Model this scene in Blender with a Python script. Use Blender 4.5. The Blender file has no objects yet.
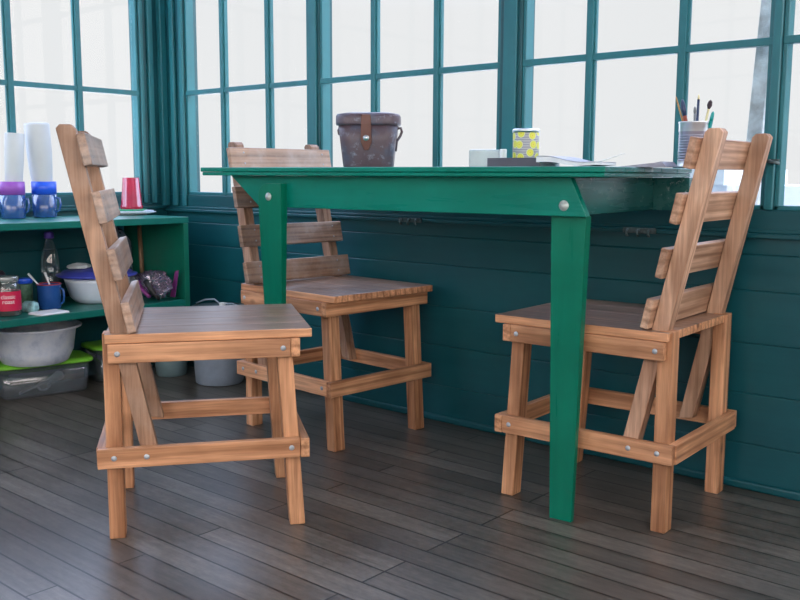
import bpy, bmesh, math, random
from mathutils import Vector, Matrix
random.seed(7)
COL = bpy.context.scene.collection
PI = math.pi

# ------------------------------------------------------------------ mesh helpers
def NB(): return bmesh.new()
def box(bm, x0, x1, y0, y1, z0, z1, mi=0):
    v = [bm.verts.new((x, y, z)) for z in (z0, z1) for x, y in ((x0, y0), (x1, y0), (x1, y1), (x0, y1))]
    for f in ((0, 3, 2, 1), (4, 5, 6, 7), (0, 1, 5, 4), (1, 2, 6, 5), (2, 3, 7, 6), (3, 0, 4, 7)):
        bm.faces.new([v[i] for i in f]).material_index = mi
    return v
def hexa(bm, bot, top, mi=0):
    v = [bm.verts.new(p) for p in list(bot) + list(top)]
    n = len(bot)
    bm.faces.new([v[i] for i in reversed(range(n))]).material_index = mi
    bm.faces.new([v[n + i] for i in range(n)]).material_index = mi
    for i in range(n):
        j = (i + 1) % n
        bm.faces.new([v[i], v[j], v[n + j], v[n + i]]).material_index = mi
    return v
def prism_y(bm, pts, y0, y1, mi=0):
    """outline in x,z extruded along y"""
    return hexa(bm, [(x, y0, z) for x, z in pts], [(x, y1, z) for x, z in pts], mi)
def prism_z(bm, pts, z0, z1, mi=0):
    return hexa(bm, [(x, y, z0) for x, y in pts], [(x, y, z1) for x, y in pts], mi)
def lathe(bm, prof, seg=32, c=(0, 0), ry=1.0, cap0=True, cap1=False, mi=0, flute=0, nfl=0):
    rings = []
    for r, z in prof:
        ring = []
        for i in range(seg):
            a = 2 * PI * i / seg
            rr = r * (1 + (flute * math.cos(nfl * a) if nfl else 0))
            ring.append(bm.verts.new((c[0] + rr * math.cos(a), c[1] + rr * ry * math.sin(a), z)))
        rings.append(ring)
    for k in range(len(rings) - 1):
        for i in range(seg):
            j = (i + 1) % seg
            f = bm.faces.new([rings[k][i], rings[k][j], rings[k + 1][j], rings[k + 1][i]])
            f.smooth = True; f.material_index = mi
    if cap0: bm.faces.new(list(reversed(rings[0]))).material_index = mi
    if cap1: bm.faces.new(rings[-1]).material_index = mi
    return rings
def tube(bm, path, r, seg=10, mi=0, cap=True):
    path = [Vector(p) for p in path]
    rs = r if isinstance(r, (list, tuple)) else [r] * len(path)
    rings = []; up = None
    for k, p in enumerate(path):
        d = (path[min(k + 1, len(path) - 1)] - path[max(k - 1, 0)]).normalized()
        if up is None:
            up = Vector((0, 0, 1)) if abs(d.z) < .9 else Vector((1, 0, 0))
        a = d.cross(up)
        if a.length < 1e-5: a = d.cross(Vector((0, 1, 0)))
        a.normalize(); b = a.cross(d).normalized(); up = b
        rings.append([bm.verts.new(p + rs[k] * (math.cos(2 * PI * i / seg) * a + math.sin(2 * PI * i / seg) * b)) for i in range(seg)])
    for k in range(len(rings) - 1):
        for i in range(seg):
            j = (i + 1) % seg
            f = bm.faces.new([rings[k][i], rings[k][j], rings[k + 1][j], rings[k + 1][i]]); f.smooth = True; f.material_index = mi
    if cap:
        bm.faces.new(list(reversed(rings[0]))).material_index = mi
        bm.faces.new(rings[-1]).material_index = mi
def rrect(w, d, r, n=6, c=(0, 0)):
    pts = []
    for sx, sy, a0 in ((1, 1, 0), (-1, 1, 90), (-1, -1, 180), (1, -1, 270)):
        for k in range(n + 1):
            a = math.radians(a0 + 90 * k / n)
            pts.append((c[0] + sx * (w / 2 - r) + r * math.cos(a), c[1] + sy * (d / 2 - r) + r * math.sin(a)))
    return pts
def loft(bm, rings, cap0=True, cap1=True, mi=0, smooth=True):
    R = [[bm.verts.new(p) for p in ring] for ring in rings]
    n = len(R[0])
    for k in range(len(R) - 1):
        for i in range(n):
            j = (i + 1) % n
            f = bm.faces.new([R[k][i], R[k][j], R[k + 1][j], R[k + 1][i]]); f.smooth = smooth; f.material_index = mi
    if cap0: bm.faces.new(list(reversed(R[0]))).material_index = mi
    if cap1: bm.faces.new(R[-1]).material_index = mi
def obj(name, bm, mats, parent=None, bevel=0, seg=2, loc=None, rot=None):
    bmesh.ops.recalc_face_normals(bm, faces=bm.faces[:])
    me = bpy.data.meshes.new(name); bm.to_mesh(me); bm.free()
    for m in (mats if isinstance(mats, (list, tuple)) else [mats]): me.materials.append(m)
    o = bpy.data.objects.new(name, me); COL.objects.link(o)
    if parent: o.parent = parent
    if loc is not None: o.location = loc
    if rot is not None: o.rotation_euler = rot
    if bevel:
        b = o.modifiers.new('bevel', 'BEVEL'); b.width = bevel; b.segments = seg; b.limit_method = 'ANGLE'; b.angle_limit = math.radians(40)
        b.harden_normals = False
    return o
def tag(o, label, cat, group=None):
    o['label'] = label; o['category'] = cat
    if group: o['group'] = group
    return o
def thing(name, label, cat, loc=(0, 0, 0), rz=0, group=None):
    o = bpy.data.objects.new(name, None); COL.objects.link(o)
    o.location = loc; o.rotation_euler = (0, 0, rz); o.empty_display_size = .1
    return tag(o, label, cat, group)
def struct(name, bm, m, parent=None, bevel=0):
    o = obj(name, bm, m, parent, bevel)
    if parent is None: o['kind'] = 'structure'
    return o
def copy_tree(root):
    r = root.copy(); COL.objects.link(r)
    for ch in list(root.children):
        c = ch.copy(); COL.objects.link(c); c.parent = r
        for g in ch.children:
            d = g.copy(); COL.objects.link(d); d.parent = c
    return r

# ------------------------------------------------------------------ materials
class NT:
    def __init__(s, name):
        s.m = bpy.data.materials.new(name); s.m.use_nodes = True
        s.t = s.m.node_tree; s.t.nodes.clear()
        s.out = s.n('ShaderNodeOutputMaterial')
    def n(s, t, **k):
        x = s.t.nodes.new(t)
        for a, b in k.items(): setattr(x, a, b)
        return x
    def l(s, a, b): s.t.links.new(a, b)
    def val(s, sock, v):
        if isinstance(v, bpy.types.NodeSocket): s.l(v, sock)
        else: sock.default_value = v
    def math(s, op, a, b=0.0, c=0.0):
        x = s.n('ShaderNodeMath', operation=op)
        s.val(x.inputs[0], a); s.val(x.inputs[1], b)
        if op in ('MULTIPLY_ADD', 'SMOOTH_MIN'): s.val(x.inputs[2], c)
        return x.outputs[0]
    def mix(s, f, a, b, mode='MIX'):
        x = s.n('ShaderNodeMix', data_type='RGBA', blend_type=mode)
        s.val(x.inputs[0], f); s.val(x.inputs[6], a); s.val(x.inputs[7], b)
        return x.outputs[2]
    def ramp(s, f, stops):
        x = s.n('ShaderNodeValToRGB'); e = x.color_ramp.elements
        while len(e) < len(stops): e.new(.5)
        for i, (p, c) in enumerate(stops):
            e[i].position = p; e[i].color = c if len(c) == 4 else (*c, 1)
        s.l(f, x.inputs[0]); return x.outputs[0]
    def noise(s, vec, scale, detail=4, rough=.5, dist=0):
        x = s.n('ShaderNodeTexNoise'); s.l(vec, x.inputs['Vector'])
        x.inputs['Scale'].default_value = scale; x.inputs['Detail'].default_value = detail
        x.inputs['Roughness'].default_value = rough; x.inputs['Distortion'].default_value = dist
        return x.outputs[0]
    def coord(s, scale=(1, 1, 1), rand=True, which='Object'):
        c = s.n('ShaderNodeTexCoord'); v = c.outputs[which]
        m = s.n('ShaderNodeMapping'); m.inputs['Scale'].default_value = scale; s.l(v, m.inputs[0])
        if rand:
            oi = s.n('ShaderNodeObjectInfo'); mul = s.math('MULTIPLY', oi.outputs['Random'], 37.0)
            cx = s.n('ShaderNodeCombineXYZ'); [s.l(mul, cx.inputs[i]) for i in range(3)]
            s.l(cx.outputs[0], m.inputs['Location'])
        return m.outputs[0]
    def bsdf(s, color, rough=.5, spec=.5, metal=0, bump=None, bstr=.2, bdist=.002, alpha=None, trans=0, ior=1.45, coat=0, sss=0):
        p = s.n('ShaderNodeBsdfPrincipled')
        s.val(p.inputs['Base Color'], color if isinstance(color, bpy.types.NodeSocket) else (*color, 1))
        s.val(p.inputs['Roughness'], rough); s.val(p.inputs['Metallic'], metal)
        p.inputs['Specular IOR Level'].default_value = spec
        p.inputs['IOR'].default_value = ior
        if trans: s.val(p.inputs['Transmission Weight'], trans)
        if coat: p.inputs['Coat Weight'].default_value = coat; p.inputs['Coat Roughness'].default_value = .2
        if alpha is not None: s.val(p.inputs['Alpha'], alpha)
        if bump is not None:
            b = s.n('ShaderNodeBump'); b.inputs['Strength'].default_value = bstr; b.inputs['Distance'].default_value = bdist
            s.l(bump, b.inputs['Height']); s.l(b.outputs[0], p.inputs['Normal'])
        s.l(p.outputs[0], s.out.inputs[0]); return s.m

def wood(name, light, dark, axis, rough=.5, wear=0.0, wearcol=(.5, .42, .36), spec=.5, bstr=.25):
    t = NT(name)
    sc = [16, 16, 16]; sc[axis] = 1.1
    v = t.coord(tuple(sc))
    g = t.noise(v, 2.2, 5, .6, .6)
    sc2 = [90, 90, 90]; sc2[axis] = 3
    v2 = t.coord(tuple(sc2)); fine = t.noise(v2, 1.5, 3, .6)
    v3 = t.coord((1, 1, 1)); big = t.noise(v3, 5, 3, .5)
    # growth rings
    w = t.n('ShaderNodeTexWave', wave_type='BANDS', bands_direction=('Y' if axis != 1 else 'Z'))
    t.l(v, w.inputs['Vector']); w.inputs['Scale'].default_value = .8; w.inputs['Distortion'].default_value = 7
    w.inputs['Detail'].default_value = 2; w.inputs['Detail Scale'].default_value = .7
    c = t.ramp(g, [(.30, dark), (.62, light)])
    ring = t.ramp(w.outputs[0], [(0.0, (.58, .50, .43)), (.4, (1.04, 1.03, 1.02))])
    c = t.mix(.75, c, ring, 'MULTIPLY')
    c = t.mix(.7, c, t.ramp(fine, [(.3, (.58, .53, .48)), (.62, (1.12, 1.10, 1.06))]), 'MULTIPLY')
    # knots
    kv = [6, 6, 6]; kv[axis] = 3.2
    vo = t.n('ShaderNodeTexVoronoi'); t.l(t.coord(tuple(kv)), vo.inputs['Vector']); vo.inputs['Scale'].default_value = 1.1
    kn = t.ramp(vo.outputs['Distance'], [(.035, (1, 1, 1)), (.085, (0, 0, 0))])
    c = t.mix(kn, c, (dark[0] * .35, dark[1] * .3, dark[2] * .3, 1))
    # per-board tone
    oi = t.n('ShaderNodeObjectInfo')
    c = t.mix(.8, c, t.ramp(oi.outputs['Random'], [(0, (.80, .78, .76)), (.5, (1, .97, .94)), (1, (1.12, 1.1, 1.1))]), 'MULTIPLY')
    st = t.ramp(big, [(.40, (.62, .58, .56)), (.58, (1, 1, 1))])
    c = t.mix(.6, c, st, 'MULTIPLY')
    if wear:
        wv = t.ramp(t.noise(t.coord((1, 1, 1)), 11, 5, .65), [(.42, (0, 0, 0)), (.8, (1, 1, 1))])
        c = t.mix(t.math('MULTIPLY', wv, wear), c, (*wearcol, 1))
    hsum = t.math('ADD', g, t.math('MULTIPLY', fine, .6))
    rr = t.math('ADD', t.math('MULTIPLY', big, .25), rough - .12)
    return t.bsdf(c, rr, spec, bump=hsum, bstr=bstr, bdist=.0015)

L_, D_ = (.73, .395, .225), (.42, .195, .10)
WX, WY, WZ = (wood('warm_pine_along', L_, D_, 0), wood('warm_pine_across', L_, D_, 1), wood('warm_pine_upright', L_, D_, 2))
BL, BD = (.44, .27, .185), (.26, .15, .10)
BY, BZ = wood('weathered_glare_pine_across', BL, BD, 1, .36, .5, (.55, .50, .48), spec=1.0, bstr=.08), wood('weathered_pine_upright', BL, BD, 2, .5, .25)  # slats: worn varnish, paled further to stand in for window glare
SEAT = wood('dark_varnished_seat', (.34, .20, .135), (.17, .10, .07), 0, .36, .35, (.38, .30, .26), 1.0, .05)
PZL, PZD = (.66, .43, .31), (.44, .255, .17)
PALEY, PALEZ = wood('pale_pine_across', PZL, PZD, 1, .5), wood('pale_pine_upright', PZL, PZD, 2, .5)
STICK = wood('bare_stick', (.33, .22, .13), (.2, .13, .08), 2)

def paint(name, col, col2, rough=.4, chips=.0, chipcol=(.55, .52, .38), axis=0, grain=.5, chipthr=.70):
    t = NT(name)
    sc = [14, 14, 14]; sc[axis] = 1.0
    v = t.coord(tuple(sc), rand=False); g = t.noise(v, 2.5, 5, .6, .3)
    b = t.noise(t.coord((1, 1, 1), rand=False), 3.2, 4, .6)
    c = t.mix(t.ramp(b, [(.35, (0, 0, 0)), (.65, (1, 1, 1))]), (*col, 1), (*col2, 1))
    c = t.mix(grain, c, t.ramp(g, [(.3, (.78, .80, .82)), (.65, (1.08, 1.06, 1.06))]), 'MULTIPLY')
    if chips:
        ch = t.ramp(t.noise(t.coord((1, 1, 1), rand=False), 26, 6, .72), [(chipthr, (0, 0, 0)), (chipthr + .02, (1, 1, 1))])
        c = t.mix(t.math('MULTIPLY', ch, chips), c, (*chipcol, 1))
    r = t.math('ADD', t.math('MULTIPLY', g, .28), rough - .14)
    return t.bsdf(c, r, (.32 if name.startswith('emerald') else .5), bump=g, bstr=.35, bdist=.0015)
WALLP = paint('teal_wall_paint', (.003, .066, .086), (.005, .086, .106), .38)
WALLY = paint('teal_wall_paint_side', (.003, .066, .086), (.005, .086, .106), .38, axis=1)
FRAMEP = paint('sky_lit_teal_frame_paint', (.012, .135, .165), (.018, .165, .20), .40, axis=2)  # same paint as the walls, lightened: sky light put into the colour
TABP = paint('emerald_table_paint', (.0, .165, .118), (.0, .205, .152), .30, .55, (.32, .45, .36), axis=0, chipthr=.715)
LEGP = paint('emerald_leg_paint', (.0, .135, .080), (.0, .165, .10), .33, .8, (.55, .52, .33), axis=2, chipthr=.725)
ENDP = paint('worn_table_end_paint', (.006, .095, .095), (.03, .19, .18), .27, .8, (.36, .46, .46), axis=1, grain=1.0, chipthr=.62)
SHELFP = paint('green_shelf_paint', (.002, .125, .10), (.003, .15, .12), .35, axis=1)
PANELP = paint('green_panel_paint', (.002, .13, .085), (.004, .16, .105), .4, axis=2)

def floor_mat():
    t = NT('worn_fir_floorboards')
    tc = t.n('ShaderNodeTexCoord')
    br = t.n('ShaderNodeTexBrick'); t.l(tc.outputs['Object'], br.inputs['Vector'])
    br.offset = .37; br.offset_frequency = 3; br.squash = 1
    I = br.inputs
    I['Color1'].default_value = (0, 0, 0, 1); I['Color2'].default_value = (1, 1, 1, 1); I['Mortar'].default_value = (.5, .5, .5, 1)
    I['Scale'].default_value = 1; I['Mortar Size'].default_value = .0027; I['Mortar Smooth'].default_value = .15
    I['Brick Width'].default_value = 1.25; I['Row Height'].default_value = .0705; I['Bias'].default_value = 0
    tone = t.ramp(br.outputs['Color'], [(0, (.070, .062, .055)), (.5, (.098, .088, .079)), (1, (.135, .122, .110))])
    g = t.noise(t.coord((1.2, 22, 1), rand=False), 2.5, 6, .65, .4)
    tone = t.mix(.75, tone, t.ramp(g, [(.28, (.55, .53, .52)), (.7, (1.3, 1.28, 1.25))]), 'MULTIPLY')
    b = t.noise(t.coord((1, 1.5, 1), rand=False), 2.6, 5, .6)
    tone = t.mix(.8, tone, t.ramp(b, [(.35, (.66, .64, .62)), (.62, (1.22, 1.2, 1.18))]), 'MULTIPLY')
    sp = t.noise(t.coord((14, 34, 1), rand=False), 2.2, 6, .75)
    tone = t.mix(.8, tone, t.ramp(sp, [(.33, (.60, .59, .58)), (.52, (1, 1, 1)), (.70, (1.45, 1.42, 1.38))]), 'MULTIPLY')
    tone = t.mix(br.outputs['Fac'], tone, (.004, .0035, .003, 1))
    h = t.math('SUBTRACT', t.math('MULTIPLY', g, .35), t.math('MULTIPLY', br.outputs['Fac'], 1.2))
    r = t.math('ADD', t.math('ADD', t.math('MULTIPLY', b, .16), t.math('MULTIPLY', sp, .16)), .17)
    return t.bsdf(tone, r, .8, bump=h, bstr=.25, bdist=.002)
FLOORM = floor_mat()

def plain(name, col, rough=.5, metal=0, spec=.5, trans=0, var=.12, scale=12, bump=0, alpha=None, sub=None, ior=1.45):
    t = NT(name)
    n = t.noise(t.coord((1, 1, 1)), scale, 4, .6)
    c = t.mix(1, (*col, 1), t.ramp(n, [(.3, (1 - var,) * 3), (.7, (1 + var,) * 3)]), 'MULTIPLY')
    return t.bsdf(c, rough, spec, metal, bump=(n if bump else None), bstr=bump or .1, trans=trans, alpha=alpha, ior=ior)
STEEL = plain('galvanised_bolt', (.42, .44, .48), .5, .5)
GALV = plain('dull_washer', (.50, .56, .55), .5, .2)
METAL = plain('tin_metal', (.72, .73, .76), .3, .9)
DARKMETAL = plain('rusty_dark_bracket', (.09, .13, .14), .5, .3, var=.5, scale=60)
WHITEP = plain('white_plastic', (.80, .82, .85), .35)
def clear(name, col, fac_glossy=.12, tint=.9, rough=.06, opac=.0, diff=(.8, .8, .8)):
    """thin clear sheet: mostly see-through, some gloss, some body colour"""
    t = NT(name)
    tr = t.n('ShaderNodeBsdfTransparent'); tr.inputs[0].default_value = (*[tint * c for c in col], 1)
    gl = t.n('ShaderNodeBsdfGlossy'); gl.inputs[0].default_value = (1, 1, 1, 1); gl.inputs['Roughness'].default_value = rough
    di = t.n('ShaderNodeBsdfDiffuse')
    n = t.noise(t.coord((1, 1, 1)), 18, 4, .6)
    t.l(t.mix(1, (*diff, 1), t.ramp(n, [(.3, (.8,) * 3), (.7, (1.1,) * 3)]), 'MULTIPLY'), di.inputs[0])
    m1 = t.n('ShaderNodeMixShader'); m1.inputs[0].default_value = opac; t.l(tr.outputs[0], m1.inputs[1]); t.l(di.outputs[0], m1.inputs[2])
    lw = t.n('ShaderNodeLayerWeight'); lw.inputs[0].default_value = .35
    f = t.math('MULTIPLY_ADD', lw.outputs['Facing'], fac_glossy * 2, fac_glossy * .4)
    m2 = t.n('ShaderNodeMixShader'); t.l(f, m2.inputs[0]); t.l(m1.outputs[0], m2.inputs[1]); t.l(gl.outputs[0], m2.inputs[2])
    t.l(m2.outputs[0], t.out.inputs[0]); return t.m
PANE = clear('window_glass', (1, 1, 1), .012, .995, .02, .0)

# ------------------------------------------------------------------ room
XL, XR, YB, YF, ZC = -3.47, 1.35, 2.454, -2.3, 2.58
TH = .07
bm = NB(); box(bm, XL - TH, XR + TH, YF - TH, YB + TH, -.05, 0); struct('floor', bm, FLOORM)
CEIL = plain('ceiling_paint', (.50, .56, .56), .6)
bm = NB(); box(bm, XL - TH, XR + TH, YF - TH, YB + TH, ZC, ZC + .05); struct('ceiling', bm, CEIL)
ZS, ZT = .755, 2.47         # window opening bottom and top
ZP = [0, .125, .264, .400, .541, .637, .755]
def wall_mesh(lo, hi, openings, horiz, face, out):
    """boards below the sills, a lintel and posts. horiz: 'x' or 'y'. face: room-side plane, out: outer plane"""
    bm = NB()
    def b(a0, a1, z0, z1, f=face):
        p, q = min(f, out), max(f, out)
        if horiz == 'x': box(bm, a0, a1, p, q, z0, z1)
        else: box(bm, p, q, a0, a1, z0, z1)
    for i in range(len(ZP) - 1): b(lo, hi, ZP[i], ZP[i + 1])
    b(lo, hi, ZT, ZC)
    edges = [lo] + [e for o in openings for e in o] + [hi]
    for i in range(0, len(edges), 2):
        if edges[i + 1] - edges[i] > .001: b(edges[i], edges[i + 1], ZS, ZT)
    return bm
win_n = [0]
def window(a0, a1, horiz, face, sgn, mull=None, bars=(1.184, 1.613, 2.042), ztop=ZT, zbot=ZS):
    """sash with glazing bars; sgn = outward direction sign"""
    win_n[0] += 1
    bm = NB()
    def b(u0, u1, z0, z1, d0, d1):
        p, q = sorted((face + sgn * d0, face + sgn * d1))
        if horiz == 'x': box(bm, u0, u1, p, q, z0, z1)
        else: box(bm, p, q, u0, u1, z0, z1)
    fw = .012
    b(a0, a0 + fw, zbot, ztop, .004, .045); b(a1 - fw, a1, zbot, ztop, .004, .045)
    b(a0, a1, zbot, zbot + fw, .004, .045); b(a0, a1, ztop - fw, ztop, .004, .045)
    if mull is None: mull = [a0 + (a1 - a0) * k / 3 for k in (1, 2)]
    for m in mull:
        b(m - .0165, m + .0165, zbot, ztop, .006, .016); b(m - .010, m + .010, zbot, ztop, -.001, .030)
    for z in bars:
        b(a0, a1, z - .010, z + .010, .002, .026)
    o = struct('window_%d' % win_n[0], bm, FRAMEP, bevel=.002)
    g = NB()
    p = face + sgn * .020
    if horiz == 'x': box(g, a0 + .002, a1 - .002, p, p + .003, zbot + .002, ztop - .002)
    else: box(g, p, p + .003, a0 + .002, a1 - .002, zbot + .002, ztop - .002)
    obj('pane', g, PANE, o)
    return o
backo = [(-3.318, -2.563), (-2.502, -1.698), (-1.616, -.858), (-.834, -.02), (.05, 1.20)]
struct('wall_back', wall_mesh(XL - TH, XR + TH, backo, 'x', YB, YB + TH), WALLP, bevel=.003)
mulls = [[-3.070, -2.793], [-2.236, -1.954], [-1.383, -1.100], [-.565, -.29], None]
for (a, b_), m in zip(backo, mulls): window(a, b_, 'x', YB, 1, m)
lefto = [(-1.45, -.55), (-.47, .43), (.50, 1.40), (1.475, 2.335)]
struct('wall_left', wall_mesh(YF - TH, YB, lefto, 'y', XL, XL - TH), WALLY, bevel=.003)
for k, (a, b_) in enumerate(lefto): window(a, b_, 'y', XL, -1, [1.764, 2.053] if k == 3 else None)
reso = [(-2.1, -1.2), (-1.12, -.22), (-.14, .76), (.84, 1.74)]
struct('wall_right', wall_mesh(YF - TH, YB, reso, 'y', XR, XR + TH), WALLY, bevel=.003)
for a, b_ in reso: window(a, b_, 'y', XR, 1)
reao = [(-3.2, -2.2), (-2.12, -1.12), (-1.04, -.04), (.04, 1.04)]
struct('wall_rear', wall_mesh(XL, XR, reao, 'x', YF, YF - TH), WALLP, bevel=.003)
for a, b_ in reao: window(a, b_, 'x', YF, -1)

# ledges, corner battens, floor strip
bm = NB(); box(bm, XL, XR, YB - .016, YB, .681, .694); box(bm, XL, XR, YB - .006, YB, .694, .705); struct('trim_1', bm, WALLP, bevel=.003)
bm = NB(); box(bm, XL, XL + .016, YF, YB - .016, .692, .706); box(bm, XL, XL + .006, YF, YB - .016, .706, .716); struct('trim_2', bm, WALLY, bevel=.003)
bm = NB(); box(bm, XL, XR, YB - .012, YB, 0, .024); struct('baseboard_back', bm, WALLP, bevel=.006)
bm = NB(); box(bm, XL, XL + .012, YF, YB - .012, 0, .024); struct('baseboard_left', bm, WALLY, bevel=.006)
bm = NB()
for x0, x1, d in ((-3.345, -3.318, .010), (-3.405, -3.375, .014), (-3.47, -3.44, .03)): box(bm, x0, x1, YB - d, YB, .706, ZC)
struct('trim_3', bm, FRAMEP, bevel=.004)
bm = NB()
for y0, y1, d in ((2.335, 2.352, .010), (2.372, 2.398, .014)): box(bm, XL, XL + d, y0, y1, .717, ZC)
struct('trim_4', bm, FRAMEP, bevel=.004)
bm = NB()
for x0, x1 in ((-2.552, -2.513), (-1.682, -1.632), (-.857, -.8345)): box(bm, x0, x1, YB - .008, YB, ZS, ZC)
struct('trim_5', bm, FRAMEP, bevel=.003)

# outside: pale ground far below, a small shed, a prop board on the right window
GR_ = plain('grey_deck_boards', (.45, .46, .46), .7)
GROUND = plain('pale_hazy_ground', (.80, .82, .80), .9, scale=.08, var=.1)
bm = NB(); box(bm, -220, 220, -220, 220, -12.5, -12); struct('ground', bm, GROUND)
bm = NB(); box(bm, -5, 3, YB + TH + .001, 5.4, -.15, -.05); struct('deck', bm, GR_)
sh = thing('storage_locker', 'pale blue locker with grey lid outside, seen between the right chair slats', 'locker', (-1.66, 3.9, -.05))
LH = .05 + .875; PB = plain('pale_blue_siding', (.62, .70, .78), .7, var=.06); GR = plain('grey_roofing', (.40, .47, .52), .7)
bm = NB(); box(bm, 0, .9, 0, .7, 0, LH - .0702); obj('wall', bm, PB, sh)
bm = NB(); box(bm, .145, .172, -.02, .0, 0, LH - .0702); obj('corner_board', bm, WHITEP, sh)
bm = NB(); box(bm, -.04, .142, -.05, .74, LH - .07, LH); obj('roof', bm, GR, sh)
PBD = plain('weathered_grey_board', (.60, .68, .74), .7, var=.4, scale=22)
bm = NB(); hexa(bm, [(-1.007, 2.56, -.0495), (-.965, 2.56, -.0495), (-.965, 2.60, -.0495), (-1.007, 2.60, -.0495)], [(-.885, 2.56, 2.2), (-.845, 2.56, 2.2), (-.845, 2.60, 2.2), (-.885, 2.60, 2.2)])
tag(obj('prop_board', bm, PBD, None, .003), 'grey weathered board leaning outside at the right end of the window', 'board')

bm = NB()
for i in range(9): box(bm, -.822 + i * .026, -.804 + i * .026, 2.64, 2.66, -.0495, 2.15)
box(bm, -.822, -.59, 2.662, 2.675, .3, .36); box(bm, -.822, -.59, 2.662, 2.675, 1.7, 1.76)
tag(obj('slatted_screen', bm, WHITEP, None, .002), 'white slatted screen standing outside the rightmost window', 'screen')
# window latch
bm = NB(); box(bm, -.868, -.822, YB - .014, YB - .0085, .876, .886); tube(bm, [(-.845, YB - .012, .881), (-.845, YB - .03, .881)], .005); tube(bm, [(-.845, YB - .028, .881), (-.815, YB - .030, .874)], .004)
tag(obj('window_latch', bm, DARKMETAL), 'small rusty latch on the teal window post at the right', 'latch')

# ------------------------------------------------------------------ chairs
HS, TS, W2 = .484, .021, .2013
def leg_bm(x0b, x0t, zt, ysign, inset=.0015, d=.0365, w=.043):
    yo = ysign * (W2 - inset); yi = ysign * (W2 - inset - w)
    y0, y1 = min(yo, yi), max(yo, yi)
    bm = NB()
    hexa(bm, [(x0b, y0, 0), (x0b + d, y0, 0), (x0b + d, y1, 0), (x0b, y1, 0)], [(x0t, y0, zt), (x0t + d, y0, zt), (x0t + d, y1, zt), (x0t, y1, zt)])
    return bm
SL = (-.0788 - .0747) / (.9423 - .2202)          # lean of the back post
def px(z): return .0747 + SL * (z - .2202)
def bolt_bm(x, y, z, ys, r=.0052):
    bm = NB()
    lathe(bm, [(r * 1.25, 0), (r * 1.2, .0008), (r, .0008), (r * .9, .0018), (r * .4, .0022), (.0003, .0023)], 16)
    bmesh.ops.rotate(bm, verts=bm.verts, cent=(0, 0, 0), matrix=Matrix.Rotation(-ys * PI / 2, 3, 'X'))
    bmesh.ops.translate(bm, verts=bm.verts, vec=(x, y, z)); return bm
def make_chair(label, postm, slatm, seatedge, loc, rz):
    t = thing('wooden_chair', label, 'chair', loc, rz)
    # seat of four boards running front to back
    bm = NB(); s0, s1, ws = .006, .4735, .2155
    ys = [-ws, -.118, -.01, .105, ws]
    for a, b_ in zip(ys, ys[1:]):
        v = box(bm, s0, s1, a + .0003, b_ - .0003, HS - TS, HS)
    bm.faces.ensure_lookup_table()
    for f in bm.faces:
        f.normal_update()
        if f.normal.z > .5: f.material_index = 1
    obj('seat', bm, [seatedge, SEAT], t, .0022)
    zt = HS + .0008
    for s in (-1, 1):
        obj('leg', leg_bm(0, 0, zt, s), WZ, t, .003)
        obj('leg', leg_bm(.4188, .3905, HS - TS, s), WZ, t, .003)
        # post: one plank from the lower rail up to the top of the back
        bm = NB(); yo, yi = s * W2, s * (W2 - .036); d = .040; zb, ztp = .195, .945
        lean = .036 if s > 0 else .004
        pts = [(px(zb), zb), (px(zb) + d, zb - .008), (px(ztp) + d + .001, ztp - .006)] + \
              [(px(ztp) + d * .80, ztp + .003), (px(ztp) + d * .2, ztp + .003), (px(ztp), ztp - .006)]
        prism_y(bm, pts, min(yo, yi), max(yo, yi))
        for v in bm.verts: v.co.y -= s * lean * max(0, (v.co.z - .22) / .72)
        obj('back_post', bm, postm if not isinstance(postm, tuple) else postm[s > 0], t, .002)
        ya, yb = sorted((s * (W2 + .0005), s * (W2 + .0205)))
        bm = NB(); box(bm, .0125, .4225, ya, yb, .4185, HS - TS - .0008)
        ap = obj('side_apron', bm, WX, t, .002)
        bm = NB(); box(bm, -.0185, .4425, ya, yb, .175, .221)
        ra = obj('side_rail', bm, WX, t, .002)
        for x in (.033, .405): obj('bolt', bolt_bm(x, s * (W2 + .0205), .440, s), STEEL, ap)
        for x in (.018, .090, .422): obj('bolt', bolt_bm(x, s * (W2 + .0205), .199, s), STEEL, ra)
    yw = W2 + .021
    bm = NB(); prism_y(bm, [(.4232, .4185), (.4448, .4185), (.4448, HS - TS - .0008), (.4232, HS - TS - .0008)], -yw, yw); obj('front_apron', bm, WY, t, .002)
    bm = NB(); box(bm, .4435, .4650, -yw, yw, .174, .2205); obj('front_rail', bm, WY, t, .002)
    bm = NB(); box(bm, -.0215, -.0008, -yw + .0205, yw - .0205, .174, .2205); obj('rear_rail', bm, WY, t, .002)
    # ladder slats, tipped with the posts and running past the left post
    ang = math.atan(-SL)
    for k, zc in enumerate((.8915, .7660, .6400, .5215)):
        bm = NB(); h, th = .0355, .019
        y0, y1 = -W2 - .034, W2 + (-.008, -.008, -.003, .010)[k]
        ca, sa = math.cos(ang), math.sin(ang)
        cx = px(zc) + .040 + .0006
        def P(a, b_): return (cx + a * ca - b_ * sa, zc + a * sa * 1.0 + b_ * ca)
        prism_y(bm, [P(0, -h), P(th, -h), P(th, h), P(0, h)], y0, y1)
        o = obj('back_slat', bm, slatm, t, .0025)
        for yy in (-W2 + .02, W2 - .045):
            for dz in (-.018, .018):
                b2 = NB(); c = P(th, dz)
                lathe(b2, [(.0032, 0), (.0032, .0006), (.0004, .0008)], 10)
                bmesh.ops.rotate(b2, verts=b2.verts, cent=(0, 0, 0), matrix=Matrix.Rotation(PI / 2 - ang, 3, 'Y'))
                bmesh.ops.translate(b2, verts=b2.verts, vec=(c[0], yy, c[1])); obj('screw', b2, STEEL, o)
    return t
make_chair('pine chair at the left, its seat side-on in front of the table end', BZ, BY, WX, (-2.0077, 1.2397, 0), .9366)
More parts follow.
